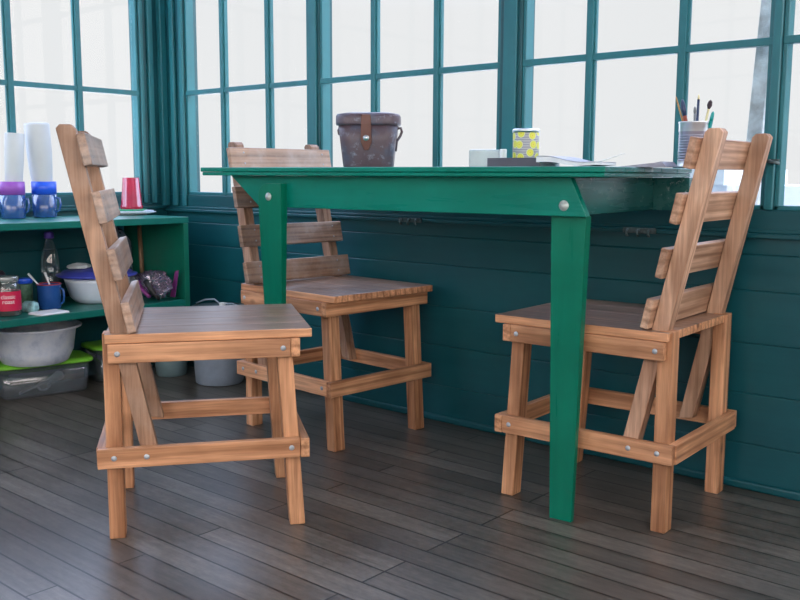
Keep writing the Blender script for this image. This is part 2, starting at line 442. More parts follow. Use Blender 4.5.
make_chair('pine chair behind the table, its back under the left table end by the wall', BZ, BY, WX, (-2.3739, 2.1829, 0), -.0716)
make_chair('pine chair at the right end of the table, seen from behind', PALEZ, PALEY, WX, (-.897, 2.2003, 0), 3.1813)

# ------------------------------------------------------------------ table
TA = .0805; TL, TD, TZ = 1.3108, .572, .8622
tb = thing('dining_table', 'emerald green painted wooden table standing along the windowed wall', 'table', (-1.0002, 1.8604, 0), TA)
bm = NB()
for i in range(5):
    box(bm, -TL, 0, TD * i / 5 + .0004, TD * (i + 1) / 5 - .0004, TZ - .013, TZ)
box(bm, -TL + .004, -.003, .004, TD - .004, TZ - .024, TZ - .0135)
for v in bm.verts: pass
bm.faces.ensure_lookup_table()
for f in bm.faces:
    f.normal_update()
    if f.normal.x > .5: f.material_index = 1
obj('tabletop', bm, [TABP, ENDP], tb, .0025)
ZA = TZ - .0242; AF = .045     # underside, apron front face
bm = NB(); prism_y(bm, [(-1.225, ZA), (-1.108, .747), (-.062, .747), (-.105, ZA)], AF, AF + .022)
ap = obj('front_apron', bm, TABP, tb, .0015)
bm = NB(); box(bm, -.129, -.105, AF + .0222, TD + .018, .748, ZA - .0003); ea = obj('end_apron', bm, ENDP, tb, .0015)
bm = NB(); box(bm, -1.112, -1.090, AF + .0222, TD - .03, .748, ZA - .0003); obj('end_apron', bm, TABP, tb, .0015)
bm = NB(); box(bm, -1.089, -.1295, TD - .055, TD - .033, .748, ZA - .0003); obj('rear_apron', bm, TABP, tb, .0015)
# right leg behind the apron, tapering to the foot
bm = NB(); y0 = AF + .0225
box(bm, -.1045, -.004, TD - .006, TD + .018, .748, ZA - .0003); obj('wall_cleat', bm, ENDP, tb, .0015); bm = NB()
hexa(bm, [(-.150, y0, 0), (-.094, y0, 0), (-.094, y0 + .014, 0), (-.150, y0 + .014, 0)],
     [(-.160, y0, ZA - .001), (-.070 - .0245, y0, ZA - .001), (-.0945, y0 + .03, ZA - .001), (-.160, y0 + .03, ZA - .001)])
bm.free(); bm = NB()
hexa(bm, [(-.148, y0, 0), (-.088, y0, 0), (-.088, y0 + .014, 0), (-.148, y0 + .014, 0)],
     [(-.164, y0, .7475), (-.0735, y0, .7475), (-.0735, y0 + .030, .7475), (-.164, y0 + .030, .7475)])
box(bm, -.160, -.1295, y0 + .0002, y0 + .032, .7475, ZA - .002)
obj('leg', bm, LEGP, tb, .0015)
# left leg bolted on the front of the apron, rounded shoulder
bm = NB(); y1 = AF - .0003
topc = [(-1.116, .775), (-1.113, .795), (-1.104, .808), (-1.089, .815), (-1.030, .816)]
outline = [(-1.108, .74)] + topc + [(-1.030, .74)]
def sec(z, x0, x1, th): return [(x0, y1 - th, z), (x1, y1 - th, z), (x1, y1, z), (x0, y1, z)]
loft(bm, [sec(0, -1.056, -1.018, .012), sec(.74, -1.086, -.996, .026), sec(.775, -1.086, -.996, .027), sec(.795, -1.083, -.996, .027), sec(.808, -1.073, -.996, .027), sec(.816, -1.054, -.996, .027)], smooth=False)
ll = obj('leg', bm, LEGP, tb, .0015)
def washer(x, y, z, r):
    b = NB(); lathe(b, [(r, 0), (r, .0015), (r * .55, .002), (r * .5, .0045), (.0004, .005)], 20)
    bmesh.ops.rotate(b, verts=b.verts, cent=(0, 0, 0), matrix=Matrix.Rotation(PI / 2, 3, 'X'))
    bmesh.ops.translate(b, verts=b.verts, vec=(x, y, z)); return b
obj('bolt', washer(-.120, AF, .772, .0125), GALV, ap)
obj('bolt', washer(-1.044, y1 - .027, .778, .0115), GALV, ll)

# wall brackets under the table
def bracket(x0, x1, z0, z1, label):
    bm = NB(); box(bm, x0, x1, YB - .024, YB - .0162, z0, z1)
    n = 3
    for k in range(n):
        x = x0 + (x1 - x0) * (k + .5) / n
        tube(bm, [(x, YB - .024, z0 + .010), (x, YB - .032, z0 + .008), (x, YB - .034, z0 - .004), (x, YB - .028, z0 - .008)], .0035)
    tag(obj('hook_rail', bm, DARKMETAL, None, .001), label, 'hook rail')
bracket(-2.095, -1.995, .682, .696, 'dark metal hook strip on the wall under the middle of the table')
bracket(-1.245, -1.145, .681, .696, 'dark metal hook strip on the wall beside the right chair back')

# ------------------------------------------------------------------ things on the table
TZT = TZ + .0003
LEATH = NT('old_brown_leather')
v = LEATH.coord((1, 1, 1)); n1 = LEATH.noise(v, 14, 5, .6); n2 = LEATH.noise(v, 70, 5, .7)
lc = LEATH.ramp(n1, [(.3, (.065, .045, .065)), (.5, (.095, .065, .085)), (.7, (.075, .085, .135))])  # bluish tones paint a sheen into the leather colour
lc = LEATH.mix(LEATH.ramp(LEATH.noise(v, 45, 6, .75), [(.56, (0, 0, 0)), (.68, (.8, .8, .8))]), lc, (.24, .27, .36, 1))
LEATH = LEATH.bsdf(lc, .38, .5, bump=n2, bstr=.3, bdist=.002)
TAN = plain('tan_leather_strap', (.12, .045, .035), .45, var=.3)
cs = thing('leather_case', 'old brown leather case with buckled lid standing on the green table', 'case', (-1.921, 2.09, TZT), .62)
KX = .89
def rr(w, d, z, r, dx=0): return [(x + dx, y, z) for x, y in rrect(w, d, r, 5)]
def rk(w, d, z, r): return rr(w * KX, d, z, r)
bm = NB(); loft(bm, [rk(.164, .088, 0, .03), rk(.170, .092, .006, .032), rk(.190, .102, .08, .036), rk(.204, .108, .137, .038)]); obj('body', bm, LEATH, cs)
bm = NB(); loft(bm, [rk(.214, .118, .126, .04), rk(.217, .120, .132, .04), rk(.216, .120, .152, .04), rk(.208, .112, .159, .036), rk(.150, .07, .164, .03)]); obj('lid', bm, LEATH, cs)
bm = NB(); loft(bm, [[(-.014, -.0605, .156), (.014, -.0605, .156), (.014, -.064, .156), (-.014, -.064, .156)],
                     [(-.015, -.060, .128), (.015, -.060, .128), (.015, -.065, .128), (-.015, -.065, .128)],
                     [(-.016, -.055, .075), (.016, -.055, .075), (.016, -.061, .075), (-.016, -.061, .075)],
                     [(-.006, -.051, .052), (.006, -.051, .052), (.006, -.057, .052), (-.006, -.057, .052)]], smooth=False)
stp = obj('strap', bm, TAN, cs, .001)
bm = washer(0, -.061, .088, .009); obj('buckle', bm, METAL, stp)
bm = NB(); tube(bm, [(.088, 0, .118), (.098, 0, .119), (.101, 0, .108), (.096, 0, .095), (.086, 0, .08), (.082, 0, .05)], .004); obj('strap_loop', bm, LEATH, cs)
bm = NB(); tube(bm, [(-.088, 0, .120), (-.092, 0, .112), (-.090, 0, .102), (-.084, 0, .098)], .004); obj('strap_loop', bm, LEATH, cs)

# small white box and cup
gm = clear('frosted_plastic', (.8, .9, .95), .15, .8, .2, .55, (.62, .70, .74))
bm = NB(); box(bm, -.045, .045, -.03, .03, 0, .052); b0 = obj('plastic_box', bm, gm, None, .004, loc=(-1.575, 2.21, TZT), rot=(0, 0, .6)); tag(b0, 'small translucent white box on the table left of the lemon tin', 'box')
bm = NB(); lathe(bm, [(.008, 0), (.010, .002), (.010, .05), (.009, .053), (.001, .053)], 20); b1 = obj('salt_shaker', bm, WHITEP, None, loc=(-1.505, 2.20, TZT)); tag(b1, 'little white tube between the translucent box and lemon tin', 'shaker')

# lemon patterned tin
t = NT('lemon_print'); tc = t.n('ShaderNodeTexCoord')
sep = t.n('ShaderNodeSeparateXYZ'); t.l(tc.outputs['Object'], sep.inputs[0])
at = t.math('ARCTAN2', sep.outputs[1], sep.outputs[0]); ux = t.math('MULTIPLY', at, .036)
cb = t.n('ShaderNodeCombineXYZ'); t.l(ux, cb.inputs[0]); t.l(sep.outputs[2], cb.inputs[1])
vo = t.n('ShaderNodeTexVoronoi', voronoi_dimensions='2D'); t.l(cb.outputs[0], vo.inputs['Vector']); vo.inputs['Scale'].default_value = 36; vo.inputs['Randomness'].default_value = .55
lem = t.ramp(vo.outputs['Distance'], [(0, (.50, .42, .02)), (.12, (.72, .68, .10)), (.30, (.60, .62, .05)), (.38, (.75, .76, .45)), (.41, (.22, .23, .26))])
lw = t.n('ShaderNodeTexWave', bands_direction='Y'); t.l(cb.outputs[0], lw.inputs['Vector']); lw.inputs['Scale'].default_value = 70
bgc = t.mix(lw.outputs[0], (.14, .15, .20, 1), (.52, .53, .56, 1))
m_ = t.ramp(vo.outputs['Distance'], [(.40, (0, 0, 0)), (.43, (1, 1, 1))])
LEMON = t.bsdf(t.mix(m_, lem, bgc), .4)
cn = thing('lemon_tin', 'tin with yellow lemon pattern and silver lid on the table', 'tin', (-1.420, 2.185, TZT))
bm = NB(); lathe(bm, [(.034, 0), (.036, .002), (.036, .094), (.034, .096)], 40, cap1=True); obj('body', bm, LEMON, cn)
bm = NB(); lathe(bm, [(.0355, .0965), (.0375, .0965), (.0375, .103), (.035, .106), (.010, .107)], 40, cap1=True)
obj('lid', bm, METAL, cn)

# books and papers
INK = plain('dark_notebook_cover', (.085, .085, .115), .45); PAPER = plain('white_paper', (.72, .74, .80), .7, var=.05); GREYP = plain('grey_magazine_cover', (.30, .30, .38), .4, var=.25)
bk = thing('notebook', 'dark grey closed notebook lying in front of the lemon tin', 'notebook', (-1.334, 2.045, TZT), .10)
bm = NB(); box(bm, -.075, .075, -.06, .06, .0205, .0235); box(bm, -.075, .075, -.06, .06, 0, .002); box(bm, -.075, .075, -.06, -.0575, .002, .0205); obj('cover', bm, INK, bk, .001)
bm = NB(); box(bm, -.073, .0735, -.057, .058, .0022, .0203); obj('pages', bm, PAPER, bk)
mg = thing('magazine', 'open floppy grey magazine lying on the table right of the notebook', 'magazine', (-1.156, 2.04, TZT), .10)
bm = NB(); N = 14
top = []; bot = []
for i in range(N + 1):
    u = i / N; x = -.10 + .155 * u; z = .0165 * (1 - u) + .009 + .003 * math.sin(u * 7)
    top.append((x, z)); bot.append((x, max(0, z - .006 - .008 * (1 - u))))
prism_y(bm, bot + top[::-1], -.06, .07); obj('pages', bm, PAPER, mg)
bm = NB(); prism_y(bm, [(x, z + .0003) for x, z in top] + [(x, z + .0016) for x, z in top[::-1]], -.062, .072); obj('cover', bm, GREYP, mg)
bm = NB(); prism_y(bm, [(0, 0), (.03, .010), (.031, .018), (0, .009)], 0, .05); c = obj('folded_card', bm, PAPER, None, loc=(-1.262, 2.175, TZT)); tag(c, 'small folded white card on the table behind the magazine', 'card')
bm = NB(); tube(bm, [(0, 0, .003), (.03, .0, .014), (.095, .02, .036)], [.002, .0022, .001], 8); c = obj('white_pen', bm, WHITEP, None, loc=(-1.222, 2.175, TZT)); tag(c, 'thin white pen tilting up beside the folded card', 'pen')
bm = NB(); prism_y(bm, [(-.055, 0), (.06, 0), (.063, .001), (.05, .013), (.035, .010), (-.055, .0012)], -.04, .05); c = obj('brochure', bm, GREYP, None, loc=(-1.02, 2.10, TZT), rot=(0, 0, .1)); tag(c, 'thin curled brochure at the right end of the table', 'brochure')

# ribbed tin with brushes
tn = thing('brush_tin', 'silver ribbed tin can holding paint brushes on the table', 'tin', (-.962, 2.235, TZT))
prof = [(.0365, 0), (.038, .001), (.038, .004)]
z = .006
prof += [(.0365, .006), (.0365, .014)]
for k in range(10): prof += [(.0365, .018 + k * .0066), (.0365, .0195 + k * .0066), (.0340, .0213 + k * .0066), (.0340, .0228 + k * .0066)]
prof += [(.0365, .088), (.0365, .108), (.0378, .109), (.0378, .112), (.0355, .112), (.0350, .108), (.0350, .004), (.001, .004)]
t = NT('tin_with_lilac_paper'); tc = t.n('ShaderNodeTexCoord'); sp = t.n('ShaderNodeSeparateXYZ'); t.l(tc.outputs['Object'], sp.inputs[0])
msk = t.ramp(t.math('MULTIPLY', sp.outputs[2], 8.0), [(.12, (0, 0, 0)), (.13, (1, 1, 1)), (.70, (1, 1, 1)), (.71, (0, 0, 0))])
TINM = t.bsdf(t.mix(msk, (.70, .72, .76, 1), (.40, .38, .47, 1)), .32, .5, .75)
bm = NB(); lathe(bm, prof, 40); obj('can', bm, TINM, tn)
def brush(name, label, cat, x, y, dx, dy, ztip, hr, hm, tipm, tl, tr):
    b = thing(name, label, cat, (-.962, 2.235, TZT))
    p0 = Vector((x, y, .006)); p1 = Vector((dx, dy, ztip)); d = (p1 - p0)
    q = p0 + d * (1 - tl / d.length)
    bm = NB(); tube(bm, [p0, p0 + d * .5, q], [hr * .8, hr, hr], 10); obj('handle', bm, hm, b)
    bm = NB(); tube(bm, [q, q + (p1 - q) * .4, q + (p1 - q) * .8, p1], [hr * .9, tr, tr * .8, tr * .15], 10); obj('tip', bm, tipm, b)
OCH = plain('ochre_handle', (.45, .24, .07), .4); RED = plain('red_brown_handle', (.26, .06, .035), .4); NAVY = plain('navy_handle', (.03, .05, .12), .35)
DKB = plain('dark_bristles', (.05, .035, .05), .7); CRM = plain('cream_handle', (.70, .62, .36), .4); TEAL = plain('teal_plastic', (.0, .28, .28), .35); GRYH = plain('grey_handle', (.25, .27, .30), .4)
brush('paint_brush', 'thin ochre brush leaning left in the ribbed tin', 'brush', .006, .0, -.046, -.012, .176, .0022, OCH, OCH, .02, .0018)
brush('paint_brush', 'red brown brush with thick dark end in the ribbed tin', 'brush', .004, -.01, -.030, -.010, .168, .0052, RED, NAVY, .042, .0062)
brush('paint_brush', 'short grey brush standing in the middle of the ribbed tin', 'brush', .0, .010, -.004, .008, .150, .0030, GRYH, GRYH, .018, .0036)
brush('pencil', 'dark blue pencil standing upright in the ribbed tin', 'pencil', .004, .004, .0055, .006, .178, .0032, NAVY, CRM, .012, .0025)
brush('paint_brush', 'cream handled brush with dark bristles tilting right in the tin', 'brush', .008, -.002, .034, .012, .164, .0030, CRM, DKB, .022, .0062)
brush('marker', 'teal plastic pen at the right rim of the ribbed tin', 'pen', .024, -.004, .044, .006, .136, .0048, TEAL, TEAL, .024, .0046)

# ------------------------------------------------------------------ shelf unit at the left wall
SX, SZ, LZ = -3.03, .675, .347
su = thing('shelf_unit', 'green painted open shelf unit along the left wall', 'shelf', (0, 0, 0))
bm = NB(); box(bm, XL + .018, SX, .95, 2.243, SZ - .025, SZ); obj('top_board', bm, SHELFP, su, .002)
bm = NB(); box(bm, XL + .018, SX, .974, 2.2185, LZ - .025, LZ); obj('shelf_board', bm, SHELFP, su, .002)
for y in (2.219, .951):
    bm = NB(); box(bm, XL + .018, SX - .001, y, y + .0225, LZ - .03, SZ - .0255); obj('end_panel', bm, PANELP, su, .002)

def cup(name, label, cat, prof, mat, loc, handle=None, hm=None, cap1=False, flute=0, nfl=0, rot=None, seg=36, group=None):
    """prof outer then inner"""
    t = thing(name, label, cat, loc, 0, group)
    bm = NB(); lathe(bm, prof, seg, flute=flute, nfl=nfl); b = obj('body', bm, mat, t)
    if handle:
        ang, pts, r = handle
        bm = NB(); ca, sa = math.cos(ang), math.sin(ang)
        tube(bm, [(p[0] * ca, p[0] * sa, p[1]) for p in pts], r); obj('handle', bm, hm or mat, t)
    if rot: t.rotation_euler = rot
    return t
BLUEG = clear('blue_clear_plastic', (.25, .42, .85), .14, .85, .1, .55, (.05, .16, .50))
PURPLE = plain('purple_plastic', (.30, .09, .50), .3); BLUE = plain('bright_blue_plastic', (.02, .10, .70), .3)
mug = [(.040, 0), (.043, .003), (.045, .088), (.0435, .088), (.0415, .005), (.001, .005)]
hd = (math.radians(40), [(.042, .075), (.058, .072), (.062, .050), (.056, .026), (.042, .02)], .004)
MUGZ = SZ + .0004
c1 = (-3.352, 1.688); c2 = (-3.362, 1.820)
cup('blue_mug', 'translucent blue plastic mug under the purple cup on shelf top', 'mug', mug, BLUEG, (*c1, MUGZ), hd)
cup('blue_mug', 'translucent blue plastic mug under the bright blue cup on shelf top', 'mug', mug, BLUEG, (*c2, MUGZ), hd)
inn = [(.026, 0), (.028, .002), (.0425, .083), (.0455, .0835), (.0455, .131), (.044, .131), (.040, .08), (.026, .006), (.001, .006)]
cup('purple_cup', 'purple plastic cup set inside the left blue mug', 'cup', inn, PURPLE, (*c1, MUGZ + .0056))
cup('blue_cup', 'bright blue plastic cup set inside the right blue mug', 'cup', inn, BLUE, (*c2, MUGZ + .0056))
FOAM = plain('white_foam', (.54, .58, .62), .55, var=.03)
s1 = [(.022, 0), (.0245, .002), (.030, .10), (.0335, .20), (.0345, .300), (.0335, .3015), (.0325, .299), (.031, .27), (.001, .26)]
g = cup('foam_cup_sleeve', 'narrower white stack of foam cups in the purple cup', 'cups', s1, FOAM, (c1[0], c1[1], MUGZ + .0125))
g.rotation_euler = (math.radians(-4), math.radians(0), 0)
s2 = [(.022, 0), (.0245, .002), (.036, .10), (.0425, .18), (.0455, .24), (.046, .334), (.044, .342), (.020, .346)]
g = cup('foam_cup_sleeve', 'wider white stack of foam cups leaning in the blue cup', 'cups', s2, FOAM, (c2[0], c2[1], MUGZ + .0125))
g.rotation_euler = (math.radians(3.0), math.radians(0), 0)

# plates and red tumbler
PLT = plain('pale_blue_plate', (.62, .70, .80), .3, var=.1); GRN = plain('green_plate', (.02, .32, .17), .35)
pc = (-3.345, 2.19)
def plate(label, z, r, m):
    bm = NB(); lathe(bm, [(r * .6, 0), (r * .62, .002), (r, .011), (r, .0125), (r * .6, .0045), (.001, .004)], 40, flute=0)
    o = obj('plate', bm, m, None, loc=(*pc, z)); return tag(o, label, 'plate')
plate('pale blue plate at the bottom of the pile on the shelf top', MUGZ, .100, PLT)
plate('pale blue plate resting on another plate, under a green plate', MUGZ + .0052, .090, PLT)
plate('small green plate under the upside down red tumbler', MUGZ + .0104, .062, GRN)
REDT = clear('red_clear_plastic', (.95, .10, .18), .12, .9, .1, .55, (.62, .03, .11))
cup('red_tumbler', 'red fluted plastic tumbler standing upside down on the plates', 'tumbler',
    [(.0435, 0), (.0445, .012), (.041, .016), (.0325, .126), (.030, .129), (.001, .129)], REDT, (pc[0] + .004, pc[1], MUGZ + .0233), flute=.022, nfl=12, seg=96)

# lower shelf things
ZL = LZ + .0004
def at(x, y): return (x, y, ZL)
GLS = clear('jar_glass', (.9, .95, .95), .16, .92, .05, .12, (.4, .45, .45)); COFF = plain('coffee', (.035, .018, .012), .7); MAG = plain('magenta_label', (.60, .012, .07), .45, var=.03)
j = thing('coffee_jar', 'glass coffee jar with crimson label at the shelf edge', 'jar', at(-3.14, 1.545))
bm = NB(); lathe(bm, [(.041, 0), (.044, .004), (.044, .100), (.038, .112), (.036, .118), (.036, .124)], 36); obj('glass', bm, GLS, j)
bm = NB(); lathe(bm, [(.040, .003), (.042, .006), (.042, .085), (.001, .085)], 36); obj('coffee', bm, COFF, j)
bm = NB(); lathe(bm, [(.0446, .020), (.0446, .088)], 36, cap0=False); lb = obj('label', bm, MAG, j)
bm = NB(); lathe(bm, [(.038, .119), (.040, .120), (.040, .137), (.038, .139), (.001, .139)], 36); obj('lid', bm, clear('jar_lid_glass', (.8, .85, .85), .3, .7, .1, .4, (.5, .55, .56)), j)
def text3d(s, size, parent, center_ang, r, z, mat):
    cu = bpy.data.curves.new('lettering', 'FONT'); cu.body = s; cu.size = size; cu.extrude = .0001; cu.align_x = 'CENTER'
    tmp = bpy.data.objects.new('lettering', cu); COL.objects.link(tmp)
    dg = bpy.context.evaluated_depsgraph_get(); me = bpy.data.meshes.new_from_object(tmp.evaluated_get(dg))
    bpy.data.objects.remove(tmp)
    for v in me.vertices:
        a = center_ang + v.co.x / r; rad = r + v.co.z
        zz = z + v.co.y
        v.co = (rad * math.cos(a), rad * math.sin(a), zz)
    me.materials.append(mat); o = bpy.data.objects.new('lettering', me); COL.objects.link(o); o.parent = parent; return o
WTXT = plain('white_print', (.85, .80, .82), .5, var=.02)
ca = math.atan2(-1.545, 3.14) + .05
text3d('classic', .020, lb, ca, .0449, .063, WTXT); text3d('roast', .020, lb, ca, .0449, .046, WTXT)
j2 = thing('spice_jar', 'small green filled jar with blue lid behind the coffee jar', 'jar', at(-3.27, 1.675))
bm = NB(); lathe(bm, [(.026, 0), (.028, .003), (.028, .085), (.026, .092), (.001, .092)], 28); obj('body', bm, plain('green_herbs', (.06, .14, .09), .4, var=.4, scale=80), j2)
bm = NB(); lathe(bm, [(.029, .0925), (.030, .093), (.030, .110), (.028, .112), (.001, .112)], 28); obj('lid', bm, BLUE, j2)
KET = plain('dark_enamel', (.045, .03, .05), .35)
k = thing('cooking_pot', 'dark pot with a wire handle behind the coffee jar', 'pot', at(-3.34, 1.575))
bm = NB(); lathe(bm, [(.05, 0), (.056, .004), (.058, .13), (.050, .140), (.045, .140), (.052, .13), (.050, .006), (.001, .006)], 32); obj('body', bm, KET, k)
bm = NB(); tube(bm, [(.054, 0, .125)] + [(.056 * math.cos(a), 0, .125 + .055 * math.sin(a)) for a in [PI * i / 10 for i in range(1, 10)]] + [(-.054, 0, .125)], .002); obj('wire_handle', bm, METAL, k)
bm = NB(); loft(bm, [rr(.05, .035, 0, .008), rr(.055, .04, .012, .01), rr(.052, .034, .030, .008), rr(.04, .012, .038, .004)]); o = obj('tea_packet', bm, plain('cyan_white_packet', (.30, .55, .58), .4, var=.5, scale=50), None, loc=at(-3.165, 1.640), rot=(0, 0, .4)); tag(o, 'small cyan and white packet between the coffee jar and blue mug', 'packet')
bm = NB(); loft(bm, [[(x, y, 0) for x, y in rrect(.085, .12, .01)], [(x, y, .004) for x, y in rrect(.083, .118, .01)], [(x * .9, y * .9, .0065) for x, y in rrect(.083, .118, .01)]]); o = obj('napkin', bm, PAPER, None, loc=at(-3.082, 1.665), rot=(0, 0, .1)); tag(o, 'flat white napkin at the front edge of the lower shelf', 'napkin')
ENB = plain('blue_enamel', (.02, .085, .30), .25, var=.15)
m = cup('enamel_mug', 'blue enamel mug with red inside and two spoons on the shelf', 'mug',
    [(.038, 0), (.041, .003), (.042, .088), (.043, .091), (.0415, .091), (.0395, .005), (.001, .005)], ENB, at(-3.19, 1.728),
    (math.radians(38), [(.040, .076), (.053, .072), (.056, .048), (.052, .024), (.040, .018)], .004))
bm = NB(); tube(bm, [(.0425 * math.cos(a), .0425 * math.sin(a), .0915) for a in [2 * PI * i / 32 for i in range(33)]], .0022, 8, cap=False); obj('rim', bm, plain('red_enamel', (.35, .03, .04), .3), m)
def spoon(dx, dy, label):
    s = thing('white_spoon', label, 'spoon', at(-3.19, 1.728))
    bm = NB(); a = Vector((.02, .02, .012)); b_ = Vector((dx, dy, .130))
    tube(bm, [a, a.lerp(b_, .3), a.lerp(b_, .7), b_], [.004, .0025, .003, .0048], 8); obj('handle', bm, WHITEP, s)
    bm = NB(); lathe(bm, [(.001, -.012), (.006, -.006), (.008, 0), (.006, .008), (.001, .012)], 12, cap0=True, cap1=True, ry=.3); bmesh.ops.translate(bm, verts=bm.verts, vec=a); obj('bowl', bm, WHITEP, s)
spoon(-.050, -.052, 'white spoon leaning furthest left out of the blue enamel mug')
spoon(-.044, .010, 'white spoon beside another, nearer the middle of the enamel mug')
bo = thing('water_bottle', 'clear bottle with purple cap standing behind the enamel mug', 'bottle', at(-3.415, 1.86))
bm = NB(); lathe(bm, [(.034, 0), (.036, .004), (.036, .09), (.033, .10), (.036, .11), (.036, .15), (.030, .19), (.018, .225), (.014, .235), (.014, .250)], 32); obj('body', bm, clear('bottle_plastic', (.93, .96, 1), .22, .94, .05, .05, (.6, .65, .7)), bo)
bm = NB(); lathe(bm, [(.017, .243), (.0185, .244), (.0185, .262), (.016, .268), (.001, .269)], 24); obj('cap', bm, plain('purple_cap', (.12, .07, .45), .35), bo)

bw = thing('mixing_bowl', 'white plastic bowl covered by a blue lid on the lower shelf', 'bowl', at(-3.235, 1.955))
WB = plain('white_bowl_plastic', (.66, .74, .88), .35, var=.05)
bm = NB(); lathe(bm, [(.075, 0), (.085, .003), (.105, .025), (.120, .080), (.126, .098), (.123, .098), (.100, .025), (.001, .006)], 48); obj('body', bm, WB, bw)
LIDB = plain('blue_lid', (.055, .07, .42), .28)
bm = NB(); lathe(bm, [(.126, .0985), (.146, .101), (.152, .106), (.152, .110), (.138, .113), (.128, .122), (.060, .130), (.001, .131)], 56); obj('lid', bm, LIDB, bw)
bm = NB(); loft(bm, [[(-.035, -.03, 0), (.035, -.03, 0), (.035, .03, 0), (-.035, .03, 0)], [(-.045, -.025, .01), (.045, -.025, .008), (.040, .03, .012), (-.04, .03, .01)], [(-.02, -.01, .02), (.03, -.012, .018), (.025, .015, .02), (-.02, .015, .021)]])
bmesh.ops.bevel(bm, geom=bm.edges[:], offset=.004, segments=2, affect='EDGES')
o = obj('folded_cloth', bm, FOAM, None, loc=(-3.27, 1.90, ZL + .1315), rot=(0, 0, .5)); tag(o, 'crumpled white cloth lying on the blue bowl lid', 'cloth')

# right hand part of the lower shelf
o = NB(); loft(o, [rr(.10, .14, 0, .02), rr(.105, .145, .02, .02), rr(.10, .14, .22, .03), rr(.07, .09, .262, .03), rr(.04, .04, .275, .015), rr(.04, .04, .295, .015)])
o = obj('water_jug', o, clear('pale_blue_jug', (.75, .85, .95), .12, .85, .2, .5, (.30, .37, .47)), None, loc=at(-3.405, 2.135)); tag(o, 'pale blue grey plastic jug behind the left chair back', 'jug')
bm = NB(); tube(bm, [(-3.285, 2.195, ZL + .006), (-3.30, 2.200, ZL + .15), (-3.315, 2.204, SZ - .031)], .009, 12); o = obj('wooden_stick', bm, STICK); tag(o, 'bare wooden stick leaning up under the shelf top', 'stick')
bm = NB(); box(bm, -.03, .03, -.02, .02, 0, .078); o = obj('milk_carton', bm, WHITEP, None, .003, loc=at(-3.30, 2.145), rot=(0, 0, .75)); tag(o, 'small white carton beside the foot of the wooden stick', 'carton')
ZBAG = clear('zip_bag_film', (.85, .82, .95), .35, .9, .12, .28, (.34, .24, .40))
random.seed(3)
def crumple(w, d, h, n, seed, amp):
    bm = NB(); rnd = random.Random(seed)
    bmesh.ops.create_icosphere(bm, subdivisions=4, radius=1)
    from mathutils import noise as mn
    for v in bm.verts:
        p = v.co.copy(); k = 1 + amp * mn.noise(p * n + Vector((seed, 0, 0))) + amp * .6 * mn.noise(p * n * 2.7)
        v.co = Vector((p.x * w * k, p.y * d * k, h + p.z * h * k))
    zmin = min(v.co.z for v in bm.verts)
    for v in bm.verts: v.co.z = max(0, v.co.z - zmin - .002)
    return bm
zb = thing('zip_bag', 'clear crumpled zip bag with purple seal beside the shelf panel', 'bag', at(-3.115, 2.135))
bm = crumple(.085, .055, .052, 2.2, 4, .45); obj('film', bm, ZBAG, zb)
PUR = plain('purple_zip', (.22, .035, .20), .4)
bm = NB(); hexa(bm, [(.030, .048, .01), (.062, .048, .01), (.062, .052, .01), (.030, .052, .01)], [(.066, .050, .115), (.090, .050, .120), (.090, .053, .120), (.066, .053, .115)]); obj('zip_seal', bm, PUR, zb, .001)
bm = NB(); tube(bm, [(-.08, .0, .075), (-.05, -.045, .066), (0, -.058, .045), (.04, -.055, .02)], .008, 8); obj('fold_seam', bm, PUR, zb)
BLK = plain('black_rubber', (.012, .012, .015), .4)
bm = NB(); tube(bm, [(-3.075, 2.065, ZL + .085), (-3.06, 2.075, ZL + .055), (-3.045, 2.09, ZL + .025), (-3.038, 2.10, ZL + .010)], [.012, .011, .009, .006], 12); o = obj('knife_handle', bm, BLK); tag(o, 'black handled tool lying against the zip bag', 'tool')
bm = NB(); tube(bm, [(-3.12, 2.12, ZL + .006), (-3.06, 2.15, ZL + .006), (-3.015, 2.19, ZL + .010), (-2.99, 2.235, ZL + .004), (-2.965, 2.275, ZL + .002)], .0035, 8)

# tubs under and beside the shelf
GREYPL = plain('grey_plastic_tub', (.30, .36, .46), .45, var=.15)
bm.free()
tb2 = thing('grey_tub', 'grey round plastic tub on the floor by the corner', 'tub', (-3.0 + .02, 2.315, 0))
tb2.location = (-2.975, 2.336, 0)
bm = NB(); lathe(bm, [(.088, 0), (.096, .006), (.108, .20), (.112, .300), (.108, .300), (.104, .2), (.090, .01), (.001, .008)], 48); obj('body', bm, GREYPL, tb2)
bm = NB(); lathe(bm, [(.106, .301), (.114, .301), (.114, .310), (.108, .314), (.001, .314)], 48); obj('lid', bm, DARKMETAL, tb2)
pc_ = thing('power_cord', 'dark cord with a white plug lying on the grey tub lid', 'cord', (-2.975, 2.336, .3145))
bm = NB(); tube(bm, [(-.105, -.03, .004), (-.07, -.01, .02), (-.03, .005, .024), (.005, .0, .012), (.02, 0, .010)], .0032, 8); tube(bm, [(.05, .0, .010), (.075, .01, .016), (.09, .03, .004)], .0032, 8); obj('cable', bm, GREYPL, pc_)
bm = NB(); box(bm, .02, .05, -.012, .012, .0, .016); obj('plug', bm, WHITEP, pc_, .004)
tt_ = thing('small_tub', 'smaller grey tub on the floor left of the round tub', 'tub', (-3.24, 2.29, 0))
bm = NB(); lathe(bm, [(.058, 0), (.063, .004), (.074, .13), (.071, .13), (.060, .008), (.001, .006)], 40); obj('body', bm, plain('grey_blue_pail', (.16, .24, .27), .5), tt_)

